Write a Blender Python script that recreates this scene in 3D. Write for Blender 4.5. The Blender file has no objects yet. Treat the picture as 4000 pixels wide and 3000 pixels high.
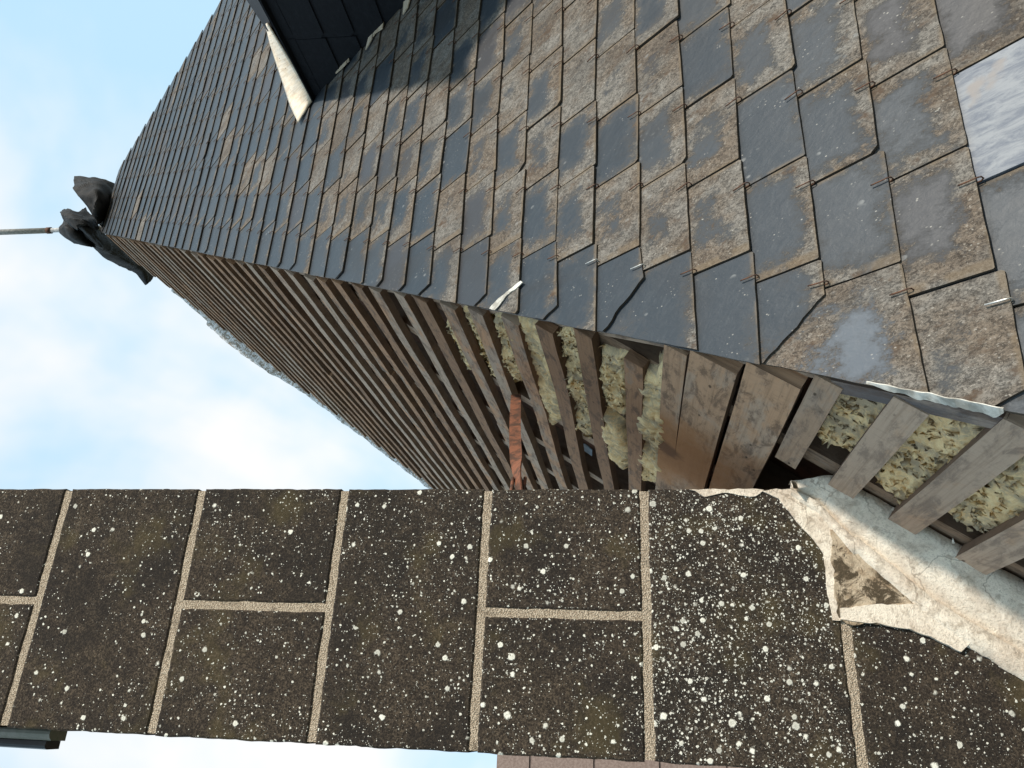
import bpy, bmesh, math, random
from mathutils import Vector, Matrix, noise
random.seed(7)
RAD = math.radians
scene = bpy.context.scene
V = Vector
# ------------------------------------------------------------------ camera (phone held on its side: image left is up)
RC = ((0.05017829, -0.91269772, 0.40557557), (0.15100771, 0.39578723, 0.9057021), (-0.98740533, 0.01591107, 0.15763421))
FPX = 3046.4
cam_d = bpy.data.cameras.new("camera"); cam = bpy.data.objects.new("camera", cam_d)
scene.collection.objects.link(cam); scene.camera = cam
cam_d.sensor_width = 36; cam_d.lens = FPX / 4000 * 36; cam_d.clip_start = 0.02; cam_d.clip_end = 3000
cam.matrix_world = Matrix(((RC[0][0], -RC[0][1], -RC[0][2], 0), (RC[1][0], -RC[1][1], -RC[1][2], 0),
                           (RC[2][0], -RC[2][1], -RC[2][2], 0), (0, 0, 0, 1)))
# ------------------------------------------------------------------ sun, sky, exposure
LS = V((0.457, -0.654, 0.60)).normalized()
sun_d = bpy.data.lights.new("sun", 'SUN'); sun_d.energy = 3.9; sun_d.angle = RAD(2.0); sun_d.color = (1.0, 0.93, 0.82)
sun = bpy.data.objects.new("sun", sun_d); scene.collection.objects.link(sun)
sun.rotation_euler = LS.to_track_quat('Z', 'Y').to_euler()
scene.view_settings.view_transform = 'Standard'; scene.view_settings.look = 'None'
scene.view_settings.exposure = 0.35; scene.view_settings.gamma = 1.0
world = bpy.data.worlds.new("World"); scene.world = world; world.use_nodes = True


class NT:
    """small node-tree helper"""
    def __init__(s, tree):
        s.t = tree; s.t.nodes.clear()
    def n(s, typ, **kw):
        nd = s.t.nodes.new(typ)
        for k, v in kw.items():
            if k.startswith('_'):
                setattr(nd, k[1:], v)
        for k, v in kw.items():
            if not k.startswith('_'):
                key = int(k[1:]) if k[0] == 'i' and k[1:].isdigit() else k.replace('__', ' ')
                s.put(nd.inputs[key], v)
        return nd
    def put(s, sock, v):
        if isinstance(v, bpy.types.NodeSocket): s.t.links.new(v, sock)
        elif isinstance(v, bpy.types.Node): s.t.links.new(v.outputs[0], sock)
        else:
            if isinstance(v, (tuple, list)) and len(v) == 3 and sock.type == 'RGBA': v = (*v, 1)
            sock.default_value = v
    def math(s, op, a, b=0.0, c=None, clamp=False):
        nd = s.t.nodes.new('ShaderNodeMath'); nd.operation = op; nd.use_clamp = clamp
        s.put(nd.inputs[0], a); s.put(nd.inputs[1], b)
        if c is not None: s.put(nd.inputs[2], c)
        return nd.outputs[0]
    def step(s, x, lo, hi):
        nd = s.t.nodes.new('ShaderNodeMapRange'); nd.interpolation_type = 'SMOOTHSTEP'
        s.put(nd.inputs[0], x); s.put(nd.inputs[1], lo); s.put(nd.inputs[2], hi)
        return nd.outputs[0]
    def mix(s, f, a, b, typ='MIX'):
        nd = s.t.nodes.new('ShaderNodeMix'); nd.data_type = 'RGBA'; nd.blend_type = typ
        s.put(nd.inputs[0], f); s.put(nd.inputs[6], a); s.put(nd.inputs[7], b)
        return nd.outputs[2]
    def noise(s, co, scale, detail=4, rough=.55, dist=0.0, mapscale=None):
        if mapscale:
            m = s.t.nodes.new('ShaderNodeMapping'); s.put(m.inputs[0], co); m.inputs['Scale'].default_value = mapscale; co = m.outputs[0]
        nd = s.t.nodes.new('ShaderNodeTexNoise'); s.put(nd.inputs['Vector'], co)
        nd.inputs['Scale'].default_value = scale; nd.inputs['Detail'].default_value = detail
        nd.inputs['Roughness'].default_value = rough; nd.inputs['Distortion'].default_value = dist
        return nd.outputs['Fac']
    def bump(s, h, strength, dist=.002, normal=None):
        nd = s.t.nodes.new('ShaderNodeBump'); s.put(nd.inputs['Height'], h); nd.inputs['Strength'].default_value = strength
        nd.inputs['Distance'].default_value = dist
        if normal is not None: s.put(nd.inputs['Normal'], normal)
        return nd.outputs[0]


# world: daylight sky with broad bright clouds
w = NT(world.node_tree)
tc = w.n('ShaderNodeTexCoord')
sky = w.n('ShaderNodeTexSky', _sky_type='NISHITA', _sun_disc=False, _sun_elevation=math.asin(LS.z),
          _sun_rotation=math.atan2(LS.x, LS.y), _air_density=1.0, _dust_density=1.0)
bg1 = w.n('ShaderNodeBackground', Color=sky.outputs[0], Strength=0.12)
cn = w.noise(tc.outputs['Generated'], 1.7, 5, .52, .5)
cn2 = w.noise(tc.outputs['Generated'], 5.0, 4, .5, .3)
cl = w.step(w.math('ADD', w.math('MULTIPLY', cn, .8), w.math('MULTIPLY', cn2, .2)), .46, .68)
ccol = w.mix(cl, (0.50, 0.745, 0.92, 1), (1.0, 0.96, 0.91, 1))
bg2 = w.n('ShaderNodeBackground', Color=ccol, Strength=0.95)
ms = w.n('ShaderNodeMixShader', i0=0.86, i1=bg1, i2=bg2)
w.n('ShaderNodeOutputWorld', Surface=ms)

# ------------------------------------------------------------------ geometry of the roof (x: along slate courses, y: along battens, z: up)
A = V((3.86828, 5.19592, 4.69455))
KA, KH = 0.83158, 1.24717
S1 = V((0, 1, KH)).normalized(); N1 = V((0, -KH, 1)).normalized()
S2 = V((KA, 0, KH)).normalized(); N2 = V((-KH, 0, KA)).normalized()
HIPU = KA / math.hypot(1, KH)      # du/dv of the near hip on the slate face
HIPW = 1 / math.hypot(KA, KH)
def PS(u, v, h=0.0): return A + V((u, 0, 0)) - S1 * v + N1 * h      # slate face
def PB(w_, v, h=0.0): return A + V((0, w_, 0)) - S2 * v + N2 * h    # batten face
def ray(x, y):
    c = (x - 2000, y - 1500, FPX)
    return V([sum(RC[i][k] * c[k] for k in range(3)) for i in range(3)])
def on_plane(x, y, P, N):
    r = ray(x, y); return r * (P.dot(N) / r.dot(N))
def at_y(x, y, Y): r = ray(x, y); return r * (Y / r.y)
def uv_s(x, y, h=0.0):
    d = on_plane(x, y, A + N1 * h, N1) - A; return d.x, -(d.dot(S1))
def wv_b(x, y, h=0.0):
    d = on_plane(x, y, A + N2 * h, N2) - A; return d.y, -(d.dot(S2))

# ------------------------------------------------------------------ object helpers
def link(o, parent=None):
    scene.collection.objects.link(o)
    if parent: o.parent = parent
    return o
def tag(o, label=None, cat=None, group=None, kind=None):
    if label: o['label'] = label
    if cat: o['category'] = cat
    if group: o['group'] = group
    if kind: o['kind'] = kind
    return o
def empty(name, loc=(0, 0, 0)):
    o = bpy.data.objects.new(name, None); o.location = loc; o.empty_display_size = .1
    return link(o)

class MB:
    """mesh builder with uv and a colour attribute"""
    def __init__(s): s.v = []; s.f = []; s.uv = []; s.c = []; s.sm = []
    def vert(s, p): s.v.append(tuple(p)); return len(s.v) - 1
    def face(s, ids, uvs=None, col=(0, 0, 0, 1), smooth=False):
        s.f.append(tuple(ids)); s.uv.append(uvs or [(0, 0)] * len(ids)); s.c.append(col); s.sm.append(smooth)
    def prism(s, top, bot, uvs=None, col=(0, 0, 0, 1), side_col=None):
        n = len(top); a = [s.vert(p) for p in top]; b = [s.vert(p) for p in bot]
        uvs = uvs or [(0, 0)] * n
        s.face(a, uvs, col); s.face(b[::-1], uvs[::-1], col)
        for i in range(n):
            j = (i + 1) % n
            s.face((a[j], a[i], b[i], b[j]), [uvs[j], uvs[i], uvs[i], uvs[j]], side_col or col)
    def beam(s, p0, p1, wd, nd, width, thick, seg=10, jit=0.0, rnd=None, end_jit=0.0, bow=0.0):
        """board from p0 to p1; outer face centred on the line, thickness going to -nd"""
        ax = (p1 - p0); L = ax.length; ax.normalize()
        r = rnd if rnd is not None else random.random() * 50
        rings = []
        sd = random.random() * 100
        for i in range(seg + 1):
            t = i / seg; c = p0.lerp(p1, t)
            o = noise.noise(V((sd, t * L * 2.2, 0))) * jit + bow * math.sin(t * math.pi)
            o2 = noise.noise(V((sd, t * L * 2.2, 9))) * jit * .6
            wj = 1 + noise.noise(V((sd + 5, t * L * 6, 3))) * jit * 12
            ring = []
            for (a_, b_) in ((-.5, 0), (.5, 0), (.5, -1), (-.5, -1)):
                e = 0
                if i in (0, seg): e = random.uniform(-1, 1) * end_jit
                ring.append(s.vert(c + wd * (a_ * width * wj + o) + nd * (b_ * thick + o2) + ax * e))
            rings.append((ring, t * L))
        ofs = [0, width, width + thick, 2 * width + thick, 2 * (width + thick)]
        for (ra, ta), (rb, tb) in zip(rings, rings[1:]):
            for k in range(4):
                k2 = (k + 1) % 4
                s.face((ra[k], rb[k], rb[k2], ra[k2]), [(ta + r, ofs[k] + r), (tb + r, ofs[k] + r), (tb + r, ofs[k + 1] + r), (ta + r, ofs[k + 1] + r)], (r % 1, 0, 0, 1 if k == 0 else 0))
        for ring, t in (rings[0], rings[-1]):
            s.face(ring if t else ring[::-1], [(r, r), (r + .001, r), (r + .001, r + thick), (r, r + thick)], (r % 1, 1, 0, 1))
    def build(s, name, mat, parent=None, smooth=False):
        me = bpy.data.meshes.new(name); me.from_pydata(s.v, [], s.f); me.update()
        me.uv_layers.new(name='UVMap'); me.color_attributes.new('rnd', 'FLOAT_COLOR', 'CORNER')
        uvl = me.uv_layers['UVMap']; ca = me.color_attributes['rnd']
        i = 0
        for fi, f in enumerate(s.f):
            for k in range(len(f)):
                uvl.data[i].uv = s.uv[fi][k]; ca.data[i].color = s.c[fi]; i += 1
        for p, sm in zip(me.polygons, s.sm): p.use_smooth = sm or smooth
        bm = bmesh.new(); bm.from_mesh(me); bmesh.ops.recalc_face_normals(bm, faces=bm.faces); bm.to_mesh(me); bm.free()
        for m in (mat if isinstance(mat, (list, tuple)) else [mat]): me.materials.append(m)
        return link(bpy.data.objects.new(name, me), parent)
def tube(mb, pts, r, n=6, rs=None):
    rings = []
    for i, p in enumerate(pts):
        d = (pts[min(i + 1, len(pts) - 1)] - pts[max(i - 1, 0)]).normalized()
        a = d.cross(V((0.3, 0.9, 0.2))).normalized(); b = d.cross(a)
        rr = rs[i] if rs else r
        rings.append([mb.vert(p + (a * math.cos(2 * math.pi * k / n) + b * math.sin(2 * math.pi * k / n)) * rr) for k in range(n)])
    for ra, rb in zip(rings, rings[1:]):
        for k in range(n): mb.face((ra[k], ra[(k + 1) % n], rb[(k + 1) % n], rb[k]), smooth=True)
    mb.face(rings[0][::-1]); mb.face(rings[-1])

# ------------------------------------------------------------------ materials
def mat(name):
    m = bpy.data.materials.new(name); m.use_nodes = True; return m, NT(m.node_tree)
def finish(t, color, rough=.8, normal=None, metal=0.0, spec=.5, **kw):
    b = t.n('ShaderNodeBsdfPrincipled'); t.put(b.inputs['Base Color'], color); t.put(b.inputs['Roughness'], rough)
    t.put(b.inputs['Metallic'], metal); t.put(b.inputs['Specular IOR Level'], spec)
    if normal is not None: t.put(b.inputs['Normal'], normal)
    t.n('ShaderNodeOutputMaterial', Surface=b)
    return b

def slate_material(name, dark=False, polished=False):
    m, t = mat(name)
    co = t.n('ShaderNodeTexCoord'); uv = co.outputs['UV']; ob = co.outputs['Object']
    at = t.n('ShaderNodeAttribute', _attribute_name='rnd')
    sp = t.n('ShaderNodeSeparateColor', Color=at.outputs['Color'])
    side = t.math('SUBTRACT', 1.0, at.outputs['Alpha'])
    r1, r2, r3 = sp.outputs[0], sp.outputs[1], sp.outputs[2]
    # object coords: x along course, y up slope; shifted per slate
    shift = t.n('ShaderNodeCombineXYZ', X=t.math('MULTIPLY', r1, 37.0), Y=t.math('MULTIPLY', r2, 53.0), Z=t.math('MULTIPLY', r1, 11.0))
    addv = t.n('ShaderNodeVectorMath', _operation='ADD'); t.put(addv.inputs[0], ob); t.put(addv.inputs[1], shift.outputs[0])
    mp = t.n('ShaderNodeMapping', Vector=addv.outputs[0]); mp.inputs['Rotation'].default_value = (0, 0, RAD(28)); mp.inputs['Scale'].default_value = (1, .62, 1)
    pc = mp.outputs[0]
    su = t.n('ShaderNodeSeparateXYZ', Vector=uv)
    def edge(x, wdt):
        a = t.math('ABSOLUTE', t.math('SUBTRACT', x, .5)); return t.step(a, .5 - wdt, .5)
    eu = edge(su.outputs[0], .34)
    ev = t.step(su.outputs[1], .60, .0)      # near the lower edge
    ev2 = t.step(su.outputs[1], .75, 1.05)
    e = t.math('MAXIMUM', t.math('MULTIPLY', eu, .85), t.math('MAXIMUM', ev, t.math('MULTIPLY', ev2, .45)))
    big = t.math('ADD', t.math('MULTIPLY', t.noise(pc, 11, 6, .64, .35), .50), t.math('MULTIPLY', t.noise(ob, 4.2, 6, .66, .4), .50))
    mid = t.noise(pc, 60, 5, .7, .2)
    fine = t.noise(pc, 340, 4, .75)
    s_ = t.math('ADD', t.math('MULTIPLY', big, 1.05), t.math('MULTIPLY', e, .29))
    s_ = t.math('ADD', s_, t.math('MULTIPLY', t.math('SUBTRACT', mid, .5), .42))
    s_ = t.math('ADD', s_, t.math('MULTIPLY', t.math('SUBTRACT', fine, .5), .22))
    s_ = t.math('ADD', s_, t.math('MULTIPLY', t.math('SUBTRACT', r3, .5), .42))
    mask = t.step(s_, .60, .72)
    halo = t.step(s_, .50, .68)
    clean = t.mix(r1, (0.022, 0.030, 0.039, 1), (0.033, 0.040, 0.048, 1))
    clean = t.mix(t.math('MULTIPLY', t.step(t.noise(pc, 30, 6, .7, 1.2, (1, 3.5, 1)), .45, .75), .35), clean, (0.066, 0.074, 0.082, 1))
    if polished: clean = t.mix(t.noise(pc, 5, 3, .5), (0.05, 0.062, 0.080, 1), (0.105, 0.12, 0.138, 1))
    clean = t.mix(t.step(r2, .80, .86), clean, (0.038, 0.038, 0.042, 1))
    grain = t.math('ADD', t.math('MULTIPLY', t.noise(pc, 380, 6, .85, .6), .55), t.math('MULTIPLY', t.noise(pc, 95, 6, .8, .8), .45))
    crust_a = t.mix(t.step(grain, .42, .58), (0.034, 0.026, 0.019, 1), (0.165, 0.130, 0.098, 1))
    crust_b = t.mix(t.step(grain, .42, .58), (0.048, 0.043, 0.037, 1), (0.205, 0.187, 0.163, 1))
    crust = t.mix(t.step(t.noise(pc, 9, 4, .6), .40, .60), crust_a, crust_b)
    crust = t.mix(t.math('MULTIPLY', t.step(t.noise(pc, 210, 5, .8, .5), .56, .66), .8), crust, (0.32, 0.285, 0.24, 1))
    crust = t.mix(t.step(t.noise(pc, 22, 4, .7), .56, .72), crust, (0.075, 0.048, 0.030, 1))
    vs = t.n('ShaderNodeTexVoronoi', Vector=pc, Scale=150.0)
    spk = t.math('MULTIPLY', t.step(vs.outputs['Distance'], .22, .12), t.step(t.noise(pc, 24, 3, .6), .52, .66))
    col = t.mix(t.math('MULTIPLY', halo, .55), clean, (0.078, 0.073, 0.068, 1))
    col = t.mix(mask, col, crust)
    col = t.mix(t.math('MULTIPLY', spk, .7), col, (0.38, 0.355, 0.31, 1))
    vs2 = t.n('ShaderNodeTexVoronoi', Vector=pc, Scale=60.0)
    bl = t.math('MULTIPLY', t.step(vs2.outputs['Distance'], .33, .22), t.step(t.noise(pc, 14, 3, .6), .60, .70))
    col = t.mix(t.math('MULTIPLY', bl, .5), col, (0.26, 0.26, 0.25, 1))
    # moss / rust line along the joints
    ej = t.math('MAXIMUM', edge(su.outputs[0], .045), t.step(su.outputs[1], .07, .0))
    ejm = t.math('MULTIPLY', ej, t.step(t.noise(ob, 16, 4, .6), .38, .56))
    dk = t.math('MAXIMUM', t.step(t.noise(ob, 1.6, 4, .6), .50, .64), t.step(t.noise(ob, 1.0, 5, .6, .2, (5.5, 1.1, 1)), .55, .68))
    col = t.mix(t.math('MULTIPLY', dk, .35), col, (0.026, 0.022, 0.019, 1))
    col = t.mix(t.math('MULTIPLY', ejm, .6), col, t.mix(grain, (0.06, 0.038, 0.02, 1), (0.24, 0.18, 0.115, 1)))
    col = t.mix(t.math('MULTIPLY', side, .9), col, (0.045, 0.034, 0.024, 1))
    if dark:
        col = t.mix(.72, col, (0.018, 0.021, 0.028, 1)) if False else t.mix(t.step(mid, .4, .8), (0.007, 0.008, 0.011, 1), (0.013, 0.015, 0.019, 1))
    hgt = t.math('ADD', t.math('MULTIPLY', mask, t.math('ADD', .35, grain)), t.math('MULTIPLY', t.noise(pc, 70, 6, .7, .8), .55))
    nb = t.bump(hgt, .55 if not dark else .2, .0022)
    nb = t.bump(t.noise(pc, 9, 5, .6), .5, .006, nb)
    rough = t.math('ADD', .50 if not polished else .50, t.math('MULTIPLY', halo, .38))
    finish(t, col, rough if not dark else .7, nb, spec=.36 if not dark else .2)
    return m

def pale_slate_material():
    m, t = mat('pale_new_slate')
    ob = t.n('ShaderNodeTexCoord').outputs['Object']
    mp = t.n('ShaderNodeMapping', Vector=ob); mp.inputs['Rotation'].default_value = (0, 0, RAD(-35)); mp.inputs['Scale'].default_value = (1, .3, 1)
    a = t.noise(mp.outputs[0], 60, 7, .72, .5); b = t.noise(ob, 9, 4, .6)
    c = t.mix(t.step(a, .35, .62), (0.085, 0.10, 0.13, 1), (0.20, 0.21, 0.225, 1))
    c = t.mix(t.step(b, .62, .72), c, (0.20, 0.18, 0.17, 1))
    finish(t, c, .6, t.bump(a, .5, .002))
    return m

def wood_material(name, base=(0.52, 0.285, 0.155), grey=(0.42, 0.305, 0.22), dark=(0.11, 0.07, 0.05), orange=(0.46, 0.25, 0.14), greyness=.5, orange_amt=.5, sidemix=.75, stain=None):
    m, t = mat(name)
    tcn = t.n('ShaderNodeTexCoord'); uv = tcn.outputs['UV']
    at = t.n('ShaderNodeAttribute', _attribute_name='rnd'); sp = t.n('ShaderNodeSeparateColor', Color=at.outputs['Color'])
    g = t.noise(uv, 1.0, 8, .72, .15, (3.5, 110, 1))
    g2 = t.noise(uv, 1.0, 6, .75, .0, (40, 520, 1))
    mpd = t.n('ShaderNodeMapping', Vector=uv); mpd.inputs['Rotation'].default_value = (0, 0, RAD(24)); mpd.inputs['Scale'].default_value = (190, 22, 1)
    saw = t.noise(mpd.outputs[0], 1.0, 5, .7, .2)
    blot = t.noise(uv, 1.0, 7, .68, .3, (5, 12, 1)); blot2 = t.noise(uv, 1.0, 6, .65, .3, (2.6, 7, 1))
    dirt = t.noise(uv, 1.0, 8, .74, .4, (11, 30, 1))
    c = t.mix(t.step(t.math('ADD', blot, t.math('MULTIPLY', t.math('SUBTRACT', sp.outputs[0], .5), .35)), .62 - greyness * .3, .74 - greyness * .3), base, grey)
    c = t.mix(t.math('MULTIPLY', t.step(blot2, .54, .66), orange_amt), c, orange)
    c = t.mix(t.math('MULTIPLY', t.step(g, .46, .66), .42), c, (base[0] * .40, base[1] * .38, base[2] * .37, 1))
    c = t.mix(t.math('MULTIPLY', t.step(g2, .5, .8), .30), c, (0.56, 0.47, 0.38, 1))
    c = t.mix(t.math('MULTIPLY', t.step(saw, .50, .72), .22), c, dark)
    c = t.mix(t.math('MULTIPLY', t.step(dirt, .47, .62), .66), c, dark)
    vk = t.n('ShaderNodeTexVoronoi', Vector=t.n('ShaderNodeMapping', Vector=uv, Scale=(12, 24, 1)).outputs[0], Scale=1.0)
    c = t.mix(t.math('MULTIPLY', t.step(t.math('ADD', vk.outputs['Distance'], t.math('MULTIPLY', dirt, .12)), .17, .10), .8), c, (0.05, 0.03, 0.02, 1))
    if stain:
        dv = t.n('ShaderNodeVectorMath', _operation='DISTANCE'); t.put(dv.inputs[0], tcn.outputs['Object']); dv.inputs[1].default_value = tuple(stain)
        sm = t.step(t.math('ADD', dv.outputs['Value'], t.math('MULTIPLY', t.noise(tcn.outputs['Object'], 9, 5, .65), .34)), .50, .30)
        c = t.mix(t.math('MULTIPLY', sm, .88), c, t.mix(blot, (0.42, 0.17, 0.055, 1), (0.62, 0.31, 0.13, 1)))
        sm2 = t.step(t.math('ADD', dv.outputs['Value'], t.math('MULTIPLY', t.noise(tcn.outputs['Object'], 16, 5, .65), .16)), .16, .10)
        c = t.mix(t.math('MULTIPLY', sm2, .7), c, (0.13, 0.055, 0.025, 1))
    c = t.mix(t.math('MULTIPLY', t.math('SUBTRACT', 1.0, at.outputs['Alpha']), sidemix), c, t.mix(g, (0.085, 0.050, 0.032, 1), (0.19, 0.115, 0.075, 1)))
    br = t.math('ADD', .52, t.math('MULTIPLY', sp.outputs[0], .60))
    cc = t.n('ShaderNodeCombineColor', Red=br, Green=br, Blue=br)
    val = t.n('ShaderNodeVectorMath', _operation='MULTIPLY'); t.put(val.inputs[0], c); t.put(val.inputs[1], cc.outputs[0])
    h = t.math('ADD', t.math('MULTIPLY', g, .8), t.math('ADD', t.math('MULTIPLY', dirt, .7), t.math('MULTIPLY', saw, .4)))
    finish(t, val.outputs[0], .88, t.bump(h, .75, .0025), spec=.25)
    return m

def simple_material(name, c1, c2, scale=20, rough=.85, bump=.3, metal=0.0, detail=6, spec=.4, lo=.38, hi=.62, bd=.003):
    m, t = mat(name)
    ob = t.n('ShaderNodeTexCoord').outputs['Object']
    a = t.noise(ob, scale, detail, .65, .3)
    finish(t, t.mix(t.step(a, lo, hi), (*c1, 1), (*c2, 1)), rough, t.bump(a, bump, bd), metal, spec)
    return m

def stone_material():
    m, t = mat('lichen_stone')
    ob = t.n('ShaderNodeTexCoord').outputs['Object']
    xyz = t.n('ShaderNodeSeparateXYZ', Vector=ob)
    fine = t.noise(ob, 260, 6, .8, .2); mid = t.noise(ob, 45, 5, .7); big = t.noise(ob, 7, 4, .6)
    fine2 = t.noise(ob, 130, 7, .82, .5)
    c = t.mix(t.step(fine, .44, .70), (0.020, 0.015, 0.011, 1), (0.120, 0.092, 0.066, 1))
    c = t.mix(t.math('MULTIPLY', t.step(fine2, .50, .66), .75), c, (0.135, 0.102, 0.070, 1))
    c = t.mix(t.math('MULTIPLY', t.step(mid, .40, .66), .5), c, (0.014, 0.011, 0.010, 1))
    c = t.mix(t.math('MULTIPLY', t.step(t.noise(ob, 4.5, 6, .68, .5), .44, .60), .55), c, (0.014, 0.012, 0.011, 1))
    c = t.mix(t.math('MULTIPLY', t.step(big, .52, .68), .40), c, (0.085, 0.066, 0.028, 1))
    pale = t.math('MULTIPLY', t.step(t.noise(ob, 120, 5, .75, .8), .60, .70), t.step(t.noise(ob, 11, 4, .6), .50, .62))
    c = t.mix(t.math('MULTIPLY', pale, .6), c, (0.22, 0.19, 0.155, 1))
    # round white lichens: dense low on the stack, sparse high up
    flat = t.n('ShaderNodeVectorMath', _operation='MULTIPLY'); t.put(flat.inputs[0], ob); flat.inputs[1].default_value = (1, .2, 1)
    wob = t.n('ShaderNodeTexNoise', Vector=ob, Scale=210.0, Detail=3.0)
    wv = t.n('ShaderNodeVectorMath', _operation='SCALE', Scale=.006)
    sb = t.n('ShaderNodeVectorMath', _operation='SUBTRACT'); t.put(sb.inputs[0], wob.outputs['Color']); sb.inputs[1].default_value = (.5, .5, .5)
    t.put(wv.inputs[0], sb.outputs[0])
    pp = t.n('ShaderNodeVectorMath', _operation='ADD'); t.put(pp.inputs[0], flat.outputs[0]); t.put(pp.inputs[1], wv.outputs[0])
    # density with height (z) and a patchy field
    dz = t.n('ShaderNodeMapRange', Value=xyz.outputs[2]); dz.inputs[1].default_value = -.02; dz.inputs[2].default_value = .03; dz.inputs[3].default_value = 1.0; dz.inputs[4].default_value = .42
    dz2 = t.n('ShaderNodeMapRange', Value=xyz.outputs[2]); dz2.inputs[1].default_value = .4; dz2.inputs[2].default_value = 1.3; dz2.inputs[3].default_value = 0; dz2.inputs[4].default_value = -.26
    low = t.n('ShaderNodeMapRange', Value=xyz.outputs[2]); low.inputs[1].default_value = -.40; low.inputs[2].default_value = -.37; low.inputs[3].default_value = -.52; low.inputs[4].default_value = 0
    dens = t.math('ADD', t.math('ADD', dz.outputs[0], dz2.outputs[0]), t.math('ADD', low.outputs[0], t.math('MULTIPLY', t.math('SUBTRACT', t.noise(ob, 6, 6, .70), .5), 1.7)))
    lm = None; core = None
    for sc, rmax, off in ((19, .17, 5.3), (34, .32, 0), (62, .34, 3.1), (125, .36, 7.7), (250, .36, 1.3)):
        of = t.n('ShaderNodeVectorMath', _operation='ADD'); t.put(of.inputs[0], pp.outputs[0]); of.inputs[1].default_value = (off, off * 2, off)
        vo = t.n('ShaderNodeTexVoronoi', Vector=of.outputs[0], Scale=float(sc), Randomness=.9)
        rc = t.n('ShaderNodeSeparateColor', Color=vo.outputs['Color'])
        rad = t.math('MULTIPLY', t.math('ADD', .35, t.math('MULTIPLY', rc.outputs[1], .65)), rmax)
        on = t.math('LESS_THAN', rc.outputs[0], t.math('MULTIPLY', dens, .34 if sc < 20 else (.60 if sc < 60 else .85)))
        d = t.math('DIVIDE', vo.outputs['Distance'], rad)
        mk = t.math('MULTIPLY', t.math('MULTIPLY', t.step(d, 1.06, .66), on), t.math('ADD', .55, t.math('MULTIPLY', rc.outputs[2], .45)))
        cr = t.math('MULTIPLY', t.step(d, .70, .35), on) if sc < 100 else None
        lm = mk if lm is None else t.math('MAXIMUM', lm, mk)
        if cr is not None: core = cr if core is None else t.math('MAXIMUM', core, cr)
    lc = t.mix(t.math('MULTIPLY', core, .55), (0.82, 0.80, 0.70, 1), t.mix(mid, (0.42, 0.42, 0.35, 1), (0.70, 0.69, 0.60, 1)))
    c = t.mix(lm, c, lc)
    h = t.math('ADD', fine, t.math('ADD', t.math('MULTIPLY', lm, .8), mid))
    finish(t, c, .93, t.bump(h, .8, .0022), spec=.2)
    return m

def mortar_material():
    m, t = mat('gravelly_mortar')
    ob = t.n('ShaderNodeTexCoord').outputs['Object']
    vo = t.n('ShaderNodeTexVoronoi', Vector=ob, Scale=330.0)
    rc = t.n('ShaderNodeSeparateColor', Color=vo.outputs['Color'])
    c = t.mix(rc.outputs[0], (0.32, 0.25, 0.18, 1), (0.56, 0.47, 0.36, 1))
    c = t.mix(t.math('MULTIPLY', t.step(vo.outputs['Distance'], .40, .66), .6), c, (0.12, 0.09, 0.06, 1))
    c = t.mix(t.math('MULTIPLY', t.step(t.noise(ob, 30, 5, .7), .55, .70), .6), c, (0.09, 0.07, 0.05, 1))
    finish(t, c, .95, t.bump(t.math('SUBTRACT', 1.0, vo.outputs['Distance']), .9, .003), spec=.2)
    return m

def render_material(name, warm=False):
    m, t = mat(name)
    ob = t.n('ShaderNodeTexCoord').outputs['Object']
    big = t.noise(ob, 11, 6, .65, .5); mid = t.noise(ob, 45, 6, .7, .4); fine = t.noise(ob, 300, 4, .75)
    c = t.mix(t.step(big, .42, .62), (0.92, 0.82, 0.68, 1) if not warm else (0.58, 0.47, 0.34, 1), (0.72, 0.61, 0.49, 1) if not warm else (0.36, 0.25, 0.15, 1))
    c = t.mix(t.math('MULTIPLY', t.step(mid, .50, .66), .55), c, (0.36, 0.28, 0.20, 1) if not warm else (0.13, 0.09, 0.05, 1))
    c = t.mix(t.math('MULTIPLY', t.step(fine, .56, .70), .35), c, (0.22, 0.17, 0.12, 1))
    dn = t.n('ShaderNodeTexNoise', Vector=ob, Scale=14.0, Detail=5.0)
    ds = t.n('ShaderNodeVectorMath', _operation='SCALE', Scale=.09); t.put(ds.inputs[0], dn.outputs['Color'])
    da = t.n('ShaderNodeVectorMath', _operation='ADD'); t.put(da.inputs[0], ob); t.put(da.inputs[1], ds.outputs[0])
    ve = t.n('ShaderNodeTexVoronoi', _feature='DISTANCE_TO_EDGE', Vector=da.outputs[0], Scale=7.0)
    crk = t.math('MULTIPLY', t.step(ve.outputs['Distance'], .012, .003), t.step(t.noise(ob, 5, 3, .5), .47, .55))
    c = t.mix(t.math('MULTIPLY', crk, .5), c, (0.22, 0.16, 0.11, 1))
    if warm: c = t.mix(t.step(t.noise(ob, 22, 6, .75, .8), .47, .57), c, (0.085, 0.064, 0.040, 1))
    grit = t.noise(ob, 150, 5, .8)
    c = t.mix(t.math('MULTIPLY', t.step(grit, .50, .62), .28), c, (0.30, 0.22, 0.15, 1))
    finish(t, c, .93, t.bump(t.math('ADD', mid, t.math('ADD', t.math('MULTIPLY', fine, .4), grit)), .9, .004), spec=.2)
    return m

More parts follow.
